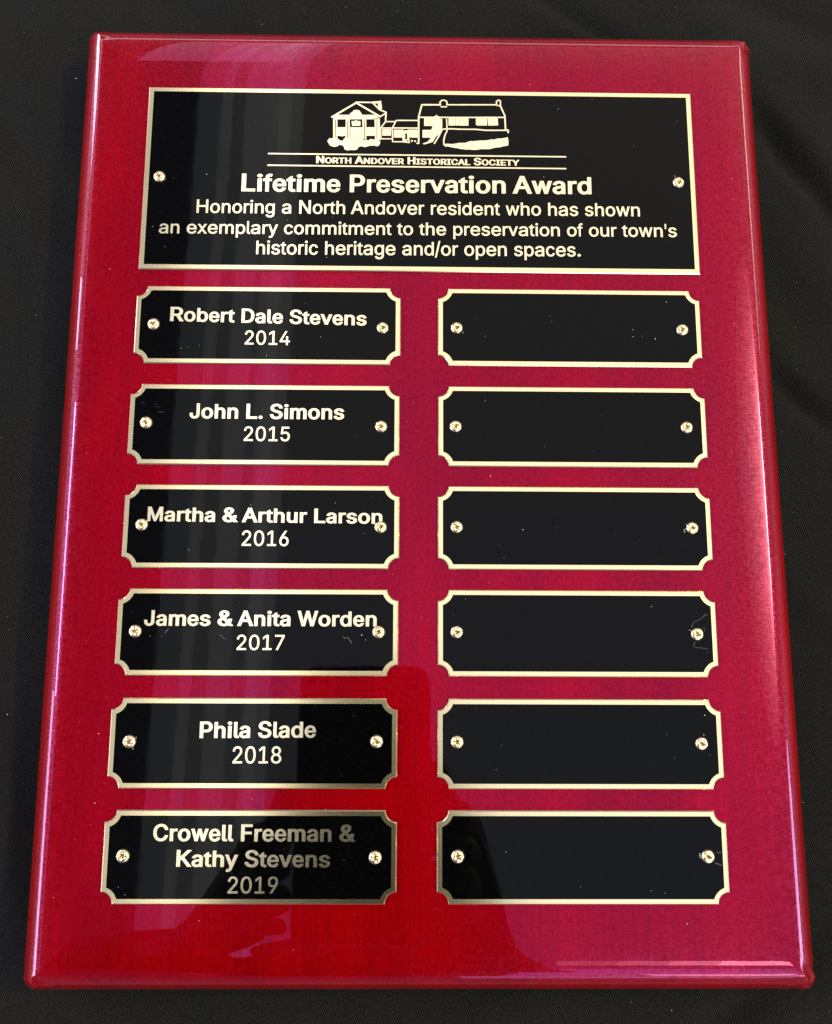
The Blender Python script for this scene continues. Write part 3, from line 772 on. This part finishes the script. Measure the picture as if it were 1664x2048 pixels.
LOGO_FILLS = [[(-25.76,125.25),(-12.62,125.43),(-12.33,123.94),(-26.0,123.76)],[(-26.01,124.06),(-24.75,124.08),(-24.62,117.18),(-25.87,117.17)],[(-22.23,124.11),(-21.06,124.13),(-20.77,117.23),(-22.2,117.21)],[(-17.29,124.18),(-16.06,124.19),(-15.97,117.1),(-16.92,117.08)],[(-13.6,124.22),(-12.16,124.24),(-11.81,117.15),(-13.33,117.13)],[(-24.7,121.15),(-22.27,121.19),(-22.22,118.43),(-23.12,118.18),(-24.64,118.4)],[(-21.02,121.2),(-17.21,121.25),(-16.97,116.89),(-20.94,116.84)],[(-16.02,121.27),(-13.56,121.3),(-13.44,118.5),(-15.99,118.47)],[(-20.42,123.34),(-19.79,123.19),(-19.26,123.56),(-18.35,123.27),(-17.78,123.28),(-17.83,121.76),(-20.3,121.65)],[(-20.9,125.22),(-21.06,125.75),(-20.38,126.12),(-19.85,126.88),(-19.13,127.03),(-18.22,126.78),(-17.82,126.15),(-17.34,125.46),(-17.48,125.26)],[(-14.39,129.82),(-11.68,129.97),(-11.38,127.39),(-12.19,126.98),(-12.61,127.71),(-12.57,129.2),(-13.66,129.19),(-14.11,129.18)],[(-27.6,116.56),(-26.95,117.55),(-26.32,117.4),(-25.88,117.72),(-24.54,117.48),(-23.99,116.9),(-23.09,116.65),(-22.57,117.56),(-21.14,117.91),(-18.99,117.69),(-16.47,117.38),(-15.3,116.87),(-14.86,117.4),(-13.6,117.28),(-12.53,117.43),(-11.75,116.52),(-12.06,115.38),(-12.77,115.02),(-13.58,115.36),(-15.01,115.19),(-16.44,114.7),(-17.33,114.96),(-18.23,114.87),(-18.66,113.97),(-19.64,113.72),(-20.71,113.81),(-21.6,113.6),(-22.41,113.92),(-22.74,115.01),(-23.42,115.39),(-24.14,115.46),(-24.31,115.07),(-25.38,114.78),(-26.45,114.89),(-27.09,115.68)],[(-11.22,120.8),(-8.62,120.83),(-8.6,118.6),(-11.2,118.57)],[(-7.8,120.58),(-5.2,120.62),(-5.18,118.02),(-7.78,117.99)],[(-4.84,120.48),(-3.54,120.4),(-3.38,116.47),(-3.74,116.47),(-3.75,119.41),(-4.38,119.41),(-4.42,117.44),(-3.74,117.45),(-3.74,116.47),(-4.81,116.55)],[(-3.22,120.64),(-0.61,120.68),(-0.6,118.04),(-3.03,118.05)],[(-2.75,117.07),(-2.31,117.31),(-1.95,116.98),(-2.3,116.58)],[(-1.73,116.98),(-1.41,117.24),(-0.96,116.93),(-1.32,116.54)],[(-1.05,116.21),(-0.33,116.61),(-0.15,116.12),(-0.6,115.92)],[(1.34,124.5),(3.92,124.53),(3.92,121.96),(1.35,121.93)],[(0.85,120.62),(3.82,120.66),(3.73,118.12),(0.86,118.09)],[(5.11,125.75),(5.51,125.21),(5.9,125.1),(6.1,124.45),(6.76,124.31),(6.79,122.17),(6.63,120.54),(5.8,119.34),(4.71,118.14),(3.92,116.72),(3.04,116.39),(1.26,115.78),(0.96,116.14),(2.44,116.81),(3.23,117.79),(3.63,119.31),(3.47,120.61),(3.92,121.92),(3.72,123.66),(4.12,124.97),(4.71,125.31)],[(8.68,124.55),(10.77,124.58),(10.76,122.18),(8.68,122.16)],[(10.85,124.58),(12.0,124.6),(11.99,122.2),(10.84,122.18)],[(12.1,124.6),(14.7,124.63),(14.65,122.23),(12.09,122.16)],[(16.93,124.66),(20.34,124.7),(20.32,122.31),(17.3,122.27),(16.91,122.63)],[(20.46,124.71),(23.49,124.75),(23.62,122.39),(20.68,122.27)],[(7.87,116.17),(9.75,116.1),(12.12,116.5),(13.7,116.52),(14.89,117.03),(17.86,117.29),(19.84,117.35),(21.62,117.81),(22.21,117.64),(23.41,118.05),(24.79,118.11),(26.42,118.52),(26.66,117.44),(26.64,115.89),(25.35,115.59),(23.77,115.14),(22.78,115.06),(20.8,114.52),(18.82,114.54),(16.84,114.25),(12.9,114.42),(9.74,115.03),(7.38,115.43)]]
LOGO_STROKES = [([(-26.38,124.49),(-19.17,129.32),(-11.89,124.8)],0.615),([(-19.17,129.51),(-14.29,129.48),(-11.77,129.85)],0.47),([(-14.29,129.48),(-12.1,127.12),(-10.14,126.25),(-10.26,123.48)],0.506),([(-11.89,124.8),(-10.37,125.85)],0.47),([(-12.16,124.24),(-11.81,117.15)],0.253),([(-11.5,121.38),(-10.26,123.18),(-7.47,123.22)],0.398),([(-8.17,121.13),(-7.05,123.62),(-0.62,123.7)],0.434),([(-11.85,121.08),(-8.35,121.09)],0.398),([(-8.17,121.13),(-0.61,121.19)],0.434),([(-11.71,121.09),(-11.6,117.51),(-8.32,117.55)],0.398),([(-8.26,121.03),(-8.08,116.61),(-4.99,116.61),(-3.02,116.38)],0.398),([(-5.11,120.58),(-4.9,116.55)],0.361),([(-3.4,120.6),(-3.2,116.47)],0.361),([(-0.28,116.28),(-0.31,124.91),(0.63,128.91),(6.21,128.98)],0.557),([(8.24,129.01),(23.18,129.21)],0.477),([(6.25,128.98),(6.11,129.81),(6.61,130.44),(7.3,130.53),(8.0,130.28),(8.24,129.73),(8.2,128.96)],0.437),([(6.4,128.33),(8.1,128.35)],0.398),([(23.24,128.95),(23.19,130.26),(23.76,130.82),(24.39,130.5),(24.41,128.96),(23.24,128.95)],0.437),([(24.37,128.85),(25.68,125.58),(25.82,121.01),(26.61,120.8),(26.6,120.04)],0.517),([(-0.15,124.74),(10.97,124.84),(25.68,125.04)],0.477),([(6.75,120.91),(9.37,121.08),(12.14,120.98),(14.92,120.98),(16.9,121.0),(19.87,120.71),(26.61,120.8)],0.477),([(8.09,124.26),(8.22,121.54),(8.18,120.24),(7.58,118.93),(7.22,117.19),(7.28,115.9),(7.87,115.37)],0.437),([(6.69,120.65),(5.8,118.69),(4.42,116.19)],0.477)]
BORDER = 1.38
Z_BRASS, Z_BLACK, Z_INK = 0.75, 0.80, 0.845


def screw_mesh():
    """pan head brass screw with a cross recess"""
    bm = bmesh.new()
    nth = 32
    R = 1.78
    prof = [(R, 0.0), (R, 0.30), (R * 0.97, 0.50), (R * 0.90, 0.70), (R * 0.80, 0.86), (R * 0.68, 0.97), (R * 0.56, 1.04), (R * 0.44, 1.09), (R * 0.32, 1.12), (R * 0.2, 1.13), (R * 0.1, 1.14)]
    rings = []
    for r, z in prof:
        ring = []
        for k in range(nth):
            a = 2 * math.pi * k / nth
            x, y = r * math.cos(a), r * math.sin(a)
            # cross recess with flared arms and a deeper centre
            arm = min(abs(x), abs(y))
            far = max(abs(x), abs(y))
            zz = z
            if far < 1.08 and z > 0.6:
                t = max(0.0, 1 - (arm / 0.34) ** 2) * max(0.0, min(1.0, (1.08 - far) / 0.4))
                zz -= 0.42 * t
                zz -= 0.25 * max(0.0, 1 - math.hypot(x, y) / 0.5)
            ring.append(bm.verts.new((x, y, zz)))
        rings.append(ring)
    for a, b in zip(rings[:-1], rings[1:]):
        for i in range(nth):
            bm.faces.new((a[i], a[(i + 1) % nth], b[(i + 1) % nth], b[i]))
    bm.faces.new(rings[-1])
    for v in bm.verts:
        v.co.z += 0.03 * noise.noise(v.co * 3)
    scale_bm(bm)
    me = bpy.data.meshes.new('screw')
    bm.to_mesh(me)
    bm.free()
    for p in me.polygons:
        p.use_smooth = True
    me.materials.append(M_SCREW)
    return me


SCREW = screw_mesh()
rng = random.Random(5)


def plate(name, cx, cy, w, h, a, screws, texts, label=None, seed=0, border=BORDER, logo=False):
    """brass plate (its own bevelled mesh) with a black lacquer field, engraved lettering and two screws"""
    bm = bmesh.new()
    o0 = notch_outline(w, h, a, 0)
    o1 = notch_outline(w, h, a, 0.26)
    slab(bm, [o0, o0, o1], [0.02, Z_BRASS - 0.26, Z_BRASS])
    scale_bm(bm)
    p = from_bm(name, bm, M_BRASS, plaque)
    p.location = (cx * U, cy * U, 0)
    if label:
        p['label'] = label
    bm = bmesh.new()
    slab(bm, [notch_outline(w, h, a, border)] * 2, [Z_BRASS - 0.1, Z_BLACK])
    scale_bm(bm)
    from_bm('black_field', bm, M_BLACK, p)
    for i, (s, wt, xl, xr, yl, yr, cap) in enumerate(texts):
        bm = bmesh.new()
        text_mesh(bm, s, 'Y' if s.isdigit() and s != '2019' else wt, xl - cx, xr - cx, yl - cy, yr - cy, cap, Z_BLACK - 0.1, Z_INK)
        scale_bm(bm)
        from_bm('engraved_year' if s.isdigit() else 'engraved_lettering', bm, M_INK, p)
    for sx, sy in screws:
        o = link('screw', SCREW, p)
        o.location = ((sx - cx) * U, (sy - cy) * U, Z_BLACK * U)
        o.rotation_euler = (rng.uniform(-0.06, 0.06), rng.uniform(-0.06, 0.06), rng.uniform(0, 1.57))
    return p


PW, PH, PA = 76.2, 23.34, 3.0
head = plate('header_plate', 0.38, 104.65, 163.97, 58.53, 0, [(-76.87, 104.29), (77.13, 104.21)], TEXT['head'],
             'large rectangular black plate with gold border, house drawing and award inscription', border=1.5)


def stroke_quads(bm, pts, wd, z0, z1):
    for k, ((x0, y0), (x1, y1)) in enumerate(zip(pts[:-1], pts[1:])):
        dx, dy = x1 - x0, y1 - y0
        L = math.hypot(dx, dy) or 1
        ux, uy = dx / L, dy / L
        hx, hy = -uy * wd / 2, ux * wd / 2
        ex, ey = ux * wd * 0.35, uy * wd * 0.35
        # each stroke wavers a little in width, as the engraving does
        n = max(1, int(L / 1.5))
        up, dn = [], []
        for i in range(n + 1):
            t = i / n
            x = x0 - ex + (dx + 2 * ex) * t
            y = y0 - ey + (dy + 2 * ey) * t
            q = 1 + 0.16 * noise.noise(Vector((x * 1.7, y * 1.7, 3.1)))
            up.append((x + hx * q, y + hy * q))
            dn.append((x - hx * q, y - hy * q))
        fill_loops(bm, [dn + up[::-1]], z0, z1 + 0.003 * (k % 2))


def build_logo():
    cx, cy = 0.38, 104.65
    bm = bmesh.new()
    for i, poly in enumerate(LOGO_FILLS):
        pts = [(x - cx, y - cy) for x, y in poly]
        # ragged engraved edge
        rag = []
        for k in range(len(pts)):
            (xa, ya), (xb, yb) = pts[k], pts[(k + 1) % len(pts)]
            n = max(1, int(math.hypot(xb - xa, yb - ya) / 0.5)) if len(pts) > 6 else 1
            for j in range(n):
                t = j / n
                x, y = xa + (xb - xa) * t, ya + (yb - ya) * t
                q = 0.14 if len(pts) > 6 else 0.03
                rag.append((x + q * noise.noise(Vector((x * 2, y * 2, 0))), y + q * noise.noise(Vector((x * 2, y * 2, 7)))))
        fill_loops(bm, [rag], Z_BLACK - 0.1, Z_INK + 0.004 * (i % 4))
    for i, (pts, wd) in enumerate(LOGO_STROKES):
        stroke_quads(bm, [(x - cx, y - cy) for x, y in pts], wd * 0.88, Z_BLACK - 0.1, Z_INK + 0.018 + 0.006 * (i % 4))
    scale_bm(bm)
    from_bm('engraved_house_drawing', bm, M_INK, head)
    # the dark hairlines of column flutes, panes and doors inside the gold areas
    bm = bmesh.new()
    for (x, y, w, h) in HAIR:
        fill_loops(bm, [[(x - cx, y - cy), (x + w - cx, y - cy), (x + w - cx, y + h - cy), (x - cx, y + h - cy)]], Z_INK - 0.05, Z_INK + 0.045)
    scale_bm(bm)
    from_bm('drawing_hairlines', bm, M_HAIR, head)
    for (xa, ya, xb, yb) in ((-45.03, 112.30, 43.76, 112.33), (-45.06, 108.53, 43.67, 108.48)):
        bm = bmesh.new()
        stroke_quads(bm, [(xa - cx, ya - cy), (xb - cx, yb - cy)], 0.42, Z_BLACK - 0.1, Z_INK)
        scale_bm(bm)
        from_bm('engraved_rule', bm, M_INK, head)


HAIR = [(-25.46, 117.76, 0.31, 5.91), (-21.73, 117.62, 0.27, 5.71), (-16.65, 117.48, 0.26, 6.11), (-12.96, 117.53, 0.21, 6.11), (-20.83, 118.21, 0.11, 2.76), (-19.02, 119.7, 0.72, 0.11), (-19.44, 117.78, 1.35, 0.06), (-18.47, 118.44, 0.08, 0.98), (-23.77, 124.57, 0.72, 0.11), (-20.59, 116.45, 0.12, 0.94), (-19.88, 116.46, 0.16, 0.78), (-19.41, 115.29, 0.14, 0.78), (-11.13, 120.77, 2.52, 0.09), (-7.81, 120.87, 7.02, 0.03), (-4.21, 120.06, 0.49, 0.1), (-15.03, 116.32, 0.11, 0.59), (2.04, 123.81, 1.38, 0.04), (2.04, 123.04, 1.39, 0.05), (2.04, 122.5, 1.39, 0.05), (1.75, 119.78, 1.08, 0.05), (1.75, 119.02, 1.09, 0.05), (9.58, 122.32, 0.05, 2.07), (10.07, 122.44, 0.06, 1.74), (11.36, 122.34, 0.05, 2.07), (12.65, 122.36, 0.05, 2.07), (13.55, 122.37, 0.05, 2.07), (18.12, 122.43, 0.04, 2.07), (19.11, 122.44, 0.04, 2.07), (21.5, 122.47, 0.03, 2.08), (22.39, 122.49, 0.04, 2.07), (16.07, 115.78, 0.49, 0.12), (19.82, 115.37, 0.39, 0.15)]
build_logo()

ROWY = [58.54, 29.01, -0.04, -29.0, -58.23, -86.96]
SL = [[(-76.13, 58.4), (-10.47, 57.81)], [(-76.64, 29.2), (-10.59, 28.55)], [(-76.24, 0.16), (-10.43, -0.14)], [(-76.33, -28.94), (-10.66, -28.92)], [(-76.23, -57.89), (-10.87, -57.72)], [(-76.2, -86.65), (-10.92, -86.96)]]
SR = [[(10.88, 58.01), (76.1, 58.01)], [(10.48, 28.71), (75.98, 28.91)], [(10.65, -0.01), (76.1, 0.09)], [(10.53, -28.83), (76.01, -29.09)], [(10.54, -57.8), (75.74, -58.01)], [(10.55, -86.69), (75.95, -86.64)]]
LX = [-43.42, -43.52, -43.35, -43.45, -43.52, -43.46]
RX = [43.6, 43.64, 43.54, 43.5, 43.41, 43.23]
for i in range(6):
    tx = TEXT['L%d' % (i + 1)]
    says = ' '.join(t[0] for t in tx)
    plate('name_plate', LX[i], ROWY[i], PW, PH, PA, SL[i], tx, 'black name plate engraved ' + says)
for i in range(6):
    plate('name_plate', RX[i], ROWY[i], PW, PH, PA, SR[i], [], 'blank black name plate without engraving')

plaque.location = (0, 0, -0.75 * U)

# ------------------------------------------------------------------ dust, lint and rub marks
def flakes(name, spots, mat, parent=None, label=None):
    bm = bmesh.new()
    for x, y, z, r in spots:
        a = rng.uniform(0, 6.28)
        n = rng.choice((4, 5, 6))
        st = rng.uniform(1, 2.4)
        ring = []
        for k in range(n):
            t = 2 * math.pi * k / n
            px, py = r * st * math.cos(t) * rng.uniform(0.7, 1.2), r * math.sin(t) * rng.uniform(0.7, 1.2)
            ring.append(bm.verts.new((x + px * math.cos(a) - py * math.sin(a), y + px * math.sin(a) + py * math.cos(a), z)))
        top = bm.verts.new((x, y, z + r * 0.9))
        for k in range(n):
            bm.faces.new((ring[k], ring[(k + 1) % n], top))
    scale_bm(bm)
    o = from_bm(name, bm, mat, parent)
    o['kind'] = 'stuff'
    if label:
        o['label'] = label
    return o


spots = []
while len(spots) < 260:
    x, y = rng.uniform(-95, 97), rng.uniform(-113, 148)
    on = any(abs(x - px) < 36 and abs(y - py) < 9.4 for px, py in [(LX[i], ROWY[i]) for i in range(6)] + [(RX[i], ROWY[i]) for i in range(6)]) or (abs(x) < 79 and abs(y - 104.6) < 27)
    spots.append((x, y, (Z_BLACK + 0.01) if on else 0.0, (0.04 + 0.08 * rng.random() ** 4) * (1 if on else 0.9)))
flakes('dust', spots, M_DUST, plaque)
spots = []
while len(spots) < 70:
    x, y = rng.uniform(-135, 140), rng.uniform(-145, 190)
    if X0 - 2 < x < X1 + 2 and Y0 - 2 < y < Y1 + 2:
        continue
    spots.append((x, y, cloth_height(x, y) - THICK - 0.6, 0.05 + 0.09 * rng.random() ** 4))
flakes('cloth_lint', spots, M_DUST, None, 'pale specks of lint scattered over the black cloth')


def thread(bm, pts, r):
    """thin three-sided fibre along points"""
    prev = None
    for i, p in enumerate(pts):
        p = Vector(p)
        d = (Vector(pts[min(i + 1, len(pts) - 1)]) - Vector(pts[max(i - 1, 0)])).normalized()
        s = d.cross(Vector((0, 0, 1))).normalized()
        ring = [bm.verts.new(p + s * r), bm.verts.new(p + Vector((0, 0, r * 1.2))), bm.verts.new(p - s * r)]
        if prev:
            for k in range(3):
                bm.faces.new((prev[k], prev[(k + 1) % 3], ring[(k + 1) % 3], ring[k]))
        prev = ring


def marks(name, lines, mat, parent):
    bm = bmesh.new()
    for r, pts in lines:
        thread(bm, [(x, y, Z_BLACK + 0.02) for x, y in pts], r)
    scale_bm(bm)
    o = from_bm(name, bm, mat, parent)
    o['kind'] = 'stuff'
    return o


LINES = ([(0.08, [(79.41, -23.74), (78.42, -23.97), (77.45, -24.89), (75.45, -25.81), (74.83, -26.72), (74.75, -27.29)]), (0.1, [(75.41, -31.25), (74.9, -32.26), (75.33, -32.71), (76.93, -32.76), (78.86, -33.09)]), (0.13, [(78.2, -23.86), (78.77, -24.03)]), (0.09, [(77.44, -27.39), (78.24, -27.5), (78.31, -28.29)]), (0.14, [(78.39, -85.71), (78.94, -85.76), (79.49, -85.71)]), (0.2, [(77.7, -88.26), (78.35, -88.47), (78.89, -88.67), (79.43, -88.88)]), (0.03, [(-78.57, 35.21), (-77.31, 34.91)]), (0.035, [(-74.13, 34.1), (-73.03, 33.91)]), (0.06, [(-73.44, 32.35), (-71.96, 32.47)])], [(0.06, [(-67.54, -28.23), (-67.8, -28.7), (-68.26, -28.99), (-68.38, -29.46)]), (0.05, [(-20.28, -30.06), (-19.75, -30.68), (-19.18, -30.3), (-18.6, -30.86), (-17.96, -31.95)]), (0.035, [(-53.7, -29.73), (-52.97, -30.2), (-52.47, -30.81), (-51.75, -30.9)]), (0.24, [(73.98, -85.87), (73.99, -86.6), (74.08, -87.12)]), (0.15, [(73.97, -27.92), (74.59, -28.2)]), (0.2, [(74.58, 1.27), (74.86, 0.59), (74.57, -0.0), (73.93, -0.44), (74.11, -1.16)]), (0.16, [(76.13, 106.64), (76.4, 106.26)]), (0.13, [(12.57, 56.97), (12.81, 56.42)]), (0.2, [(-74.59, -56.74), (-74.76, -57.11)]), (0.18, [(-75.19, -59.51), (-75.32, -59.88)]), (0.14, [(76.49, -55.56), (76.6, -55.98)]), (0.16, [(-63.18, -6.75), (-63.03, -6.59)]), (0.12, [(-24.1, -74.98), (-23.79, -75.38)])])
marks('scratch_marks', LINES[0], M_SCRATCH, plaque)
marks('lint_fibres', LINES[1], M_FIBRE, plaque)

# ------------------------------------------------------------------ the photographer, seen only as a dark reflection in the lacquer
AX, AY, AZ = rx, ry, rz


def cw(x, y, z):
    """point given beside the camera: right, down, forward"""
    return (CAMP + AX * x + AY * y + AZ * z) * U


def build_phone():
    root = bpy.data.objects.new('smartphone', None)
    root.empty_display_size = 0.02
    COL.objects.link(root)
    root['label'] = 'dark smartphone held above the plaque, mirrored in the lower middle plates'
    root['category'] = 'phone'
    x0, x1, y0, y1, r = -56, 14.5, 2.6, 152, 10
    loop = []
    for cx, cy, a0 in ((x1 - r, y1 - r, 0), (x0 + r, y1 - r, 90), (x0 + r, y0 + r, 180), (x1 - r, y0 + r, 270)):
        for k in range(9):
            a = math.radians(a0 + 90 * k / 8)
            loop.append((cx + r * math.cos(a), cy + r * math.sin(a)))
    cx, cy = (x0 + x1) / 2, (y0 + y1) / 2

    def shell(name, levels, mat, bump=None):
        bm = bmesh.new()
        rings = []
        for s, z in levels:
            rings.append([bm.verts.new(cw(cx + (x - cx) * (1 - s / 35), cy + (y - cy) * (1 - s / 75), z)) for x, y in loop])
        n = len(loop)
        for a, b in zip(rings[:-1], rings[1:]):
            for i in range(n):
                bm.faces.new((a[i], a[(i + 1) % n], b[(i + 1) % n], b[i]))
        bm.faces.new(rings[-1])
        bm.faces.new(list(reversed(rings[0])))
        bmesh.ops.recalc_face_normals(bm, faces=bm.faces)
        return from_bm(name, bm, mat, root)
    shell('body', [(1.2, -8.6), (0.2, -7.8), (0, -5), (0.2, -2.2), (1.2, -1.4)], M_PHONE)
    shell('screen', [(2.2, -8.9), (2.2, -8.65)], M_PHONE)


def skin_mesh(name, nodes, edges, mat, parent=None, sub=2):
    me = bpy.data.meshes.new(name)
    me.from_pydata([tuple(cw(*n[:3])) for n in nodes], edges, [])
    o = link(name, me, parent, (mat,))
    md = o.modifiers.new('skin', 'SKIN')
    for i, n in enumerate(nodes):
        me.skin_vertices[0].data[i].radius = (n[3] * U, n[3] * U)
    me.skin_vertices[0].data[0].use_root = True
    sb = o.modifiers.new('sub', 'SUBSURF')
    sb.levels = sb.render_levels = sub
    return o


def build_person():
    root = bpy.data.objects.new('person', None)
    root.empty_display_size = 0.05
    COL.objects.link(root)
    root['label'] = 'person in a dark top leaning over, both hands holding a phone, mirrored in the plaque'
    root['category'] = 'person'
    nodes, edges = [], []

    def add(x, y, z, r, parent=None):
        nodes.append((x, y, z, r))
        if parent is not None:
            edges.append((parent, len(nodes) - 1))
        return len(nodes) - 1
    pel = add(-40, 700, -330, 120)
    waist = add(-40, 580, -320, 115, pel)
    chest = add(-60, 345, -340, 130, waist)
    neck = add(-50, 300, -280, 54, chest)
    chin = add(-48, 265, -255, 60, neck)
    hd = add(-46, 232, -262, 76, chin)
    add(-46, 200, -272, 68, hd)
    hands = []
    for sx, elbow, wrist, palm in ((1, (60, 330, -190), (36, 200, -40), (36, 122, -16)), (-1, (-205, 222, -175), (-112, 168, -40), (-80, 132, -16))):
        sh = add(-60 + sx * 125, 320, -320, 66, chest)
        el = add(*elbow, 44, sh)
        wr = add(*wrist, 26, el)
        pm = add(*palm, 33, wr)
        hands.append((sx, pm, palm))
    for sx, pm, palm in hands:
        px, py, pz = palm
        for k, ln in enumerate((0.92, 1.0, 0.95, 0.78)):
            y = py + 8 - k * 15
            b = add(px + sx * -2, y, pz - 2, 9, pm)
            m = add(px - sx * 6, y - 5, 6 if sx < 0 else 5, 8.4, b)
            add(px - sx * 26 * ln, y - 9, 9, 7.6, m)
        t = add(px - sx * 4, py - 20, pz - 12, 11, pm)
        t2 = add(px - sx * 14, py - 48, pz - 14, 10, t)
        add(px - sx * 20, py - 72, pz - 13, 8.5, t2)
    body = skin_mesh('body', nodes, edges, M_SKIN, root, 1)
    # the dark top: torso and sleeves down to the wrists
    n2, e2 = [], []

    def add2(x, y, z, r, parent=None):
        n2.append((x, y, z, r))
        if parent is not None:
            e2.append((parent, len(n2) - 1))
        return len(n2) - 1
    a = add2(-40, 715, -330, 132)
    b = add2(-40, 580, -320, 127, a)
    c = add2(-60, 345, -340, 142, b)
    add2(-50, 310, -290, 74, c)
    for sx, elbow, wrist in ((1, (50, 330, -190), (36, 190, -46)), (-1, (-205, 222, -175), (-118, 174, -50))):
        s = add2(-60 + sx * 125, 320, -320, 78, c)
        e = add2(*elbow, 66, s)
        add2(*wrist, 44, e)
    skin_mesh('dark_top', n2, e2, M_SHIRT, root, 1)
    hair = skin_mesh('hair', [(-46, 262, -292, 68), (-46, 228, -292, 84), (-46, 195, -284, 76)], [(0, 1), (1, 2)], M_SHIRT, root, 2)


build_phone()
build_person()
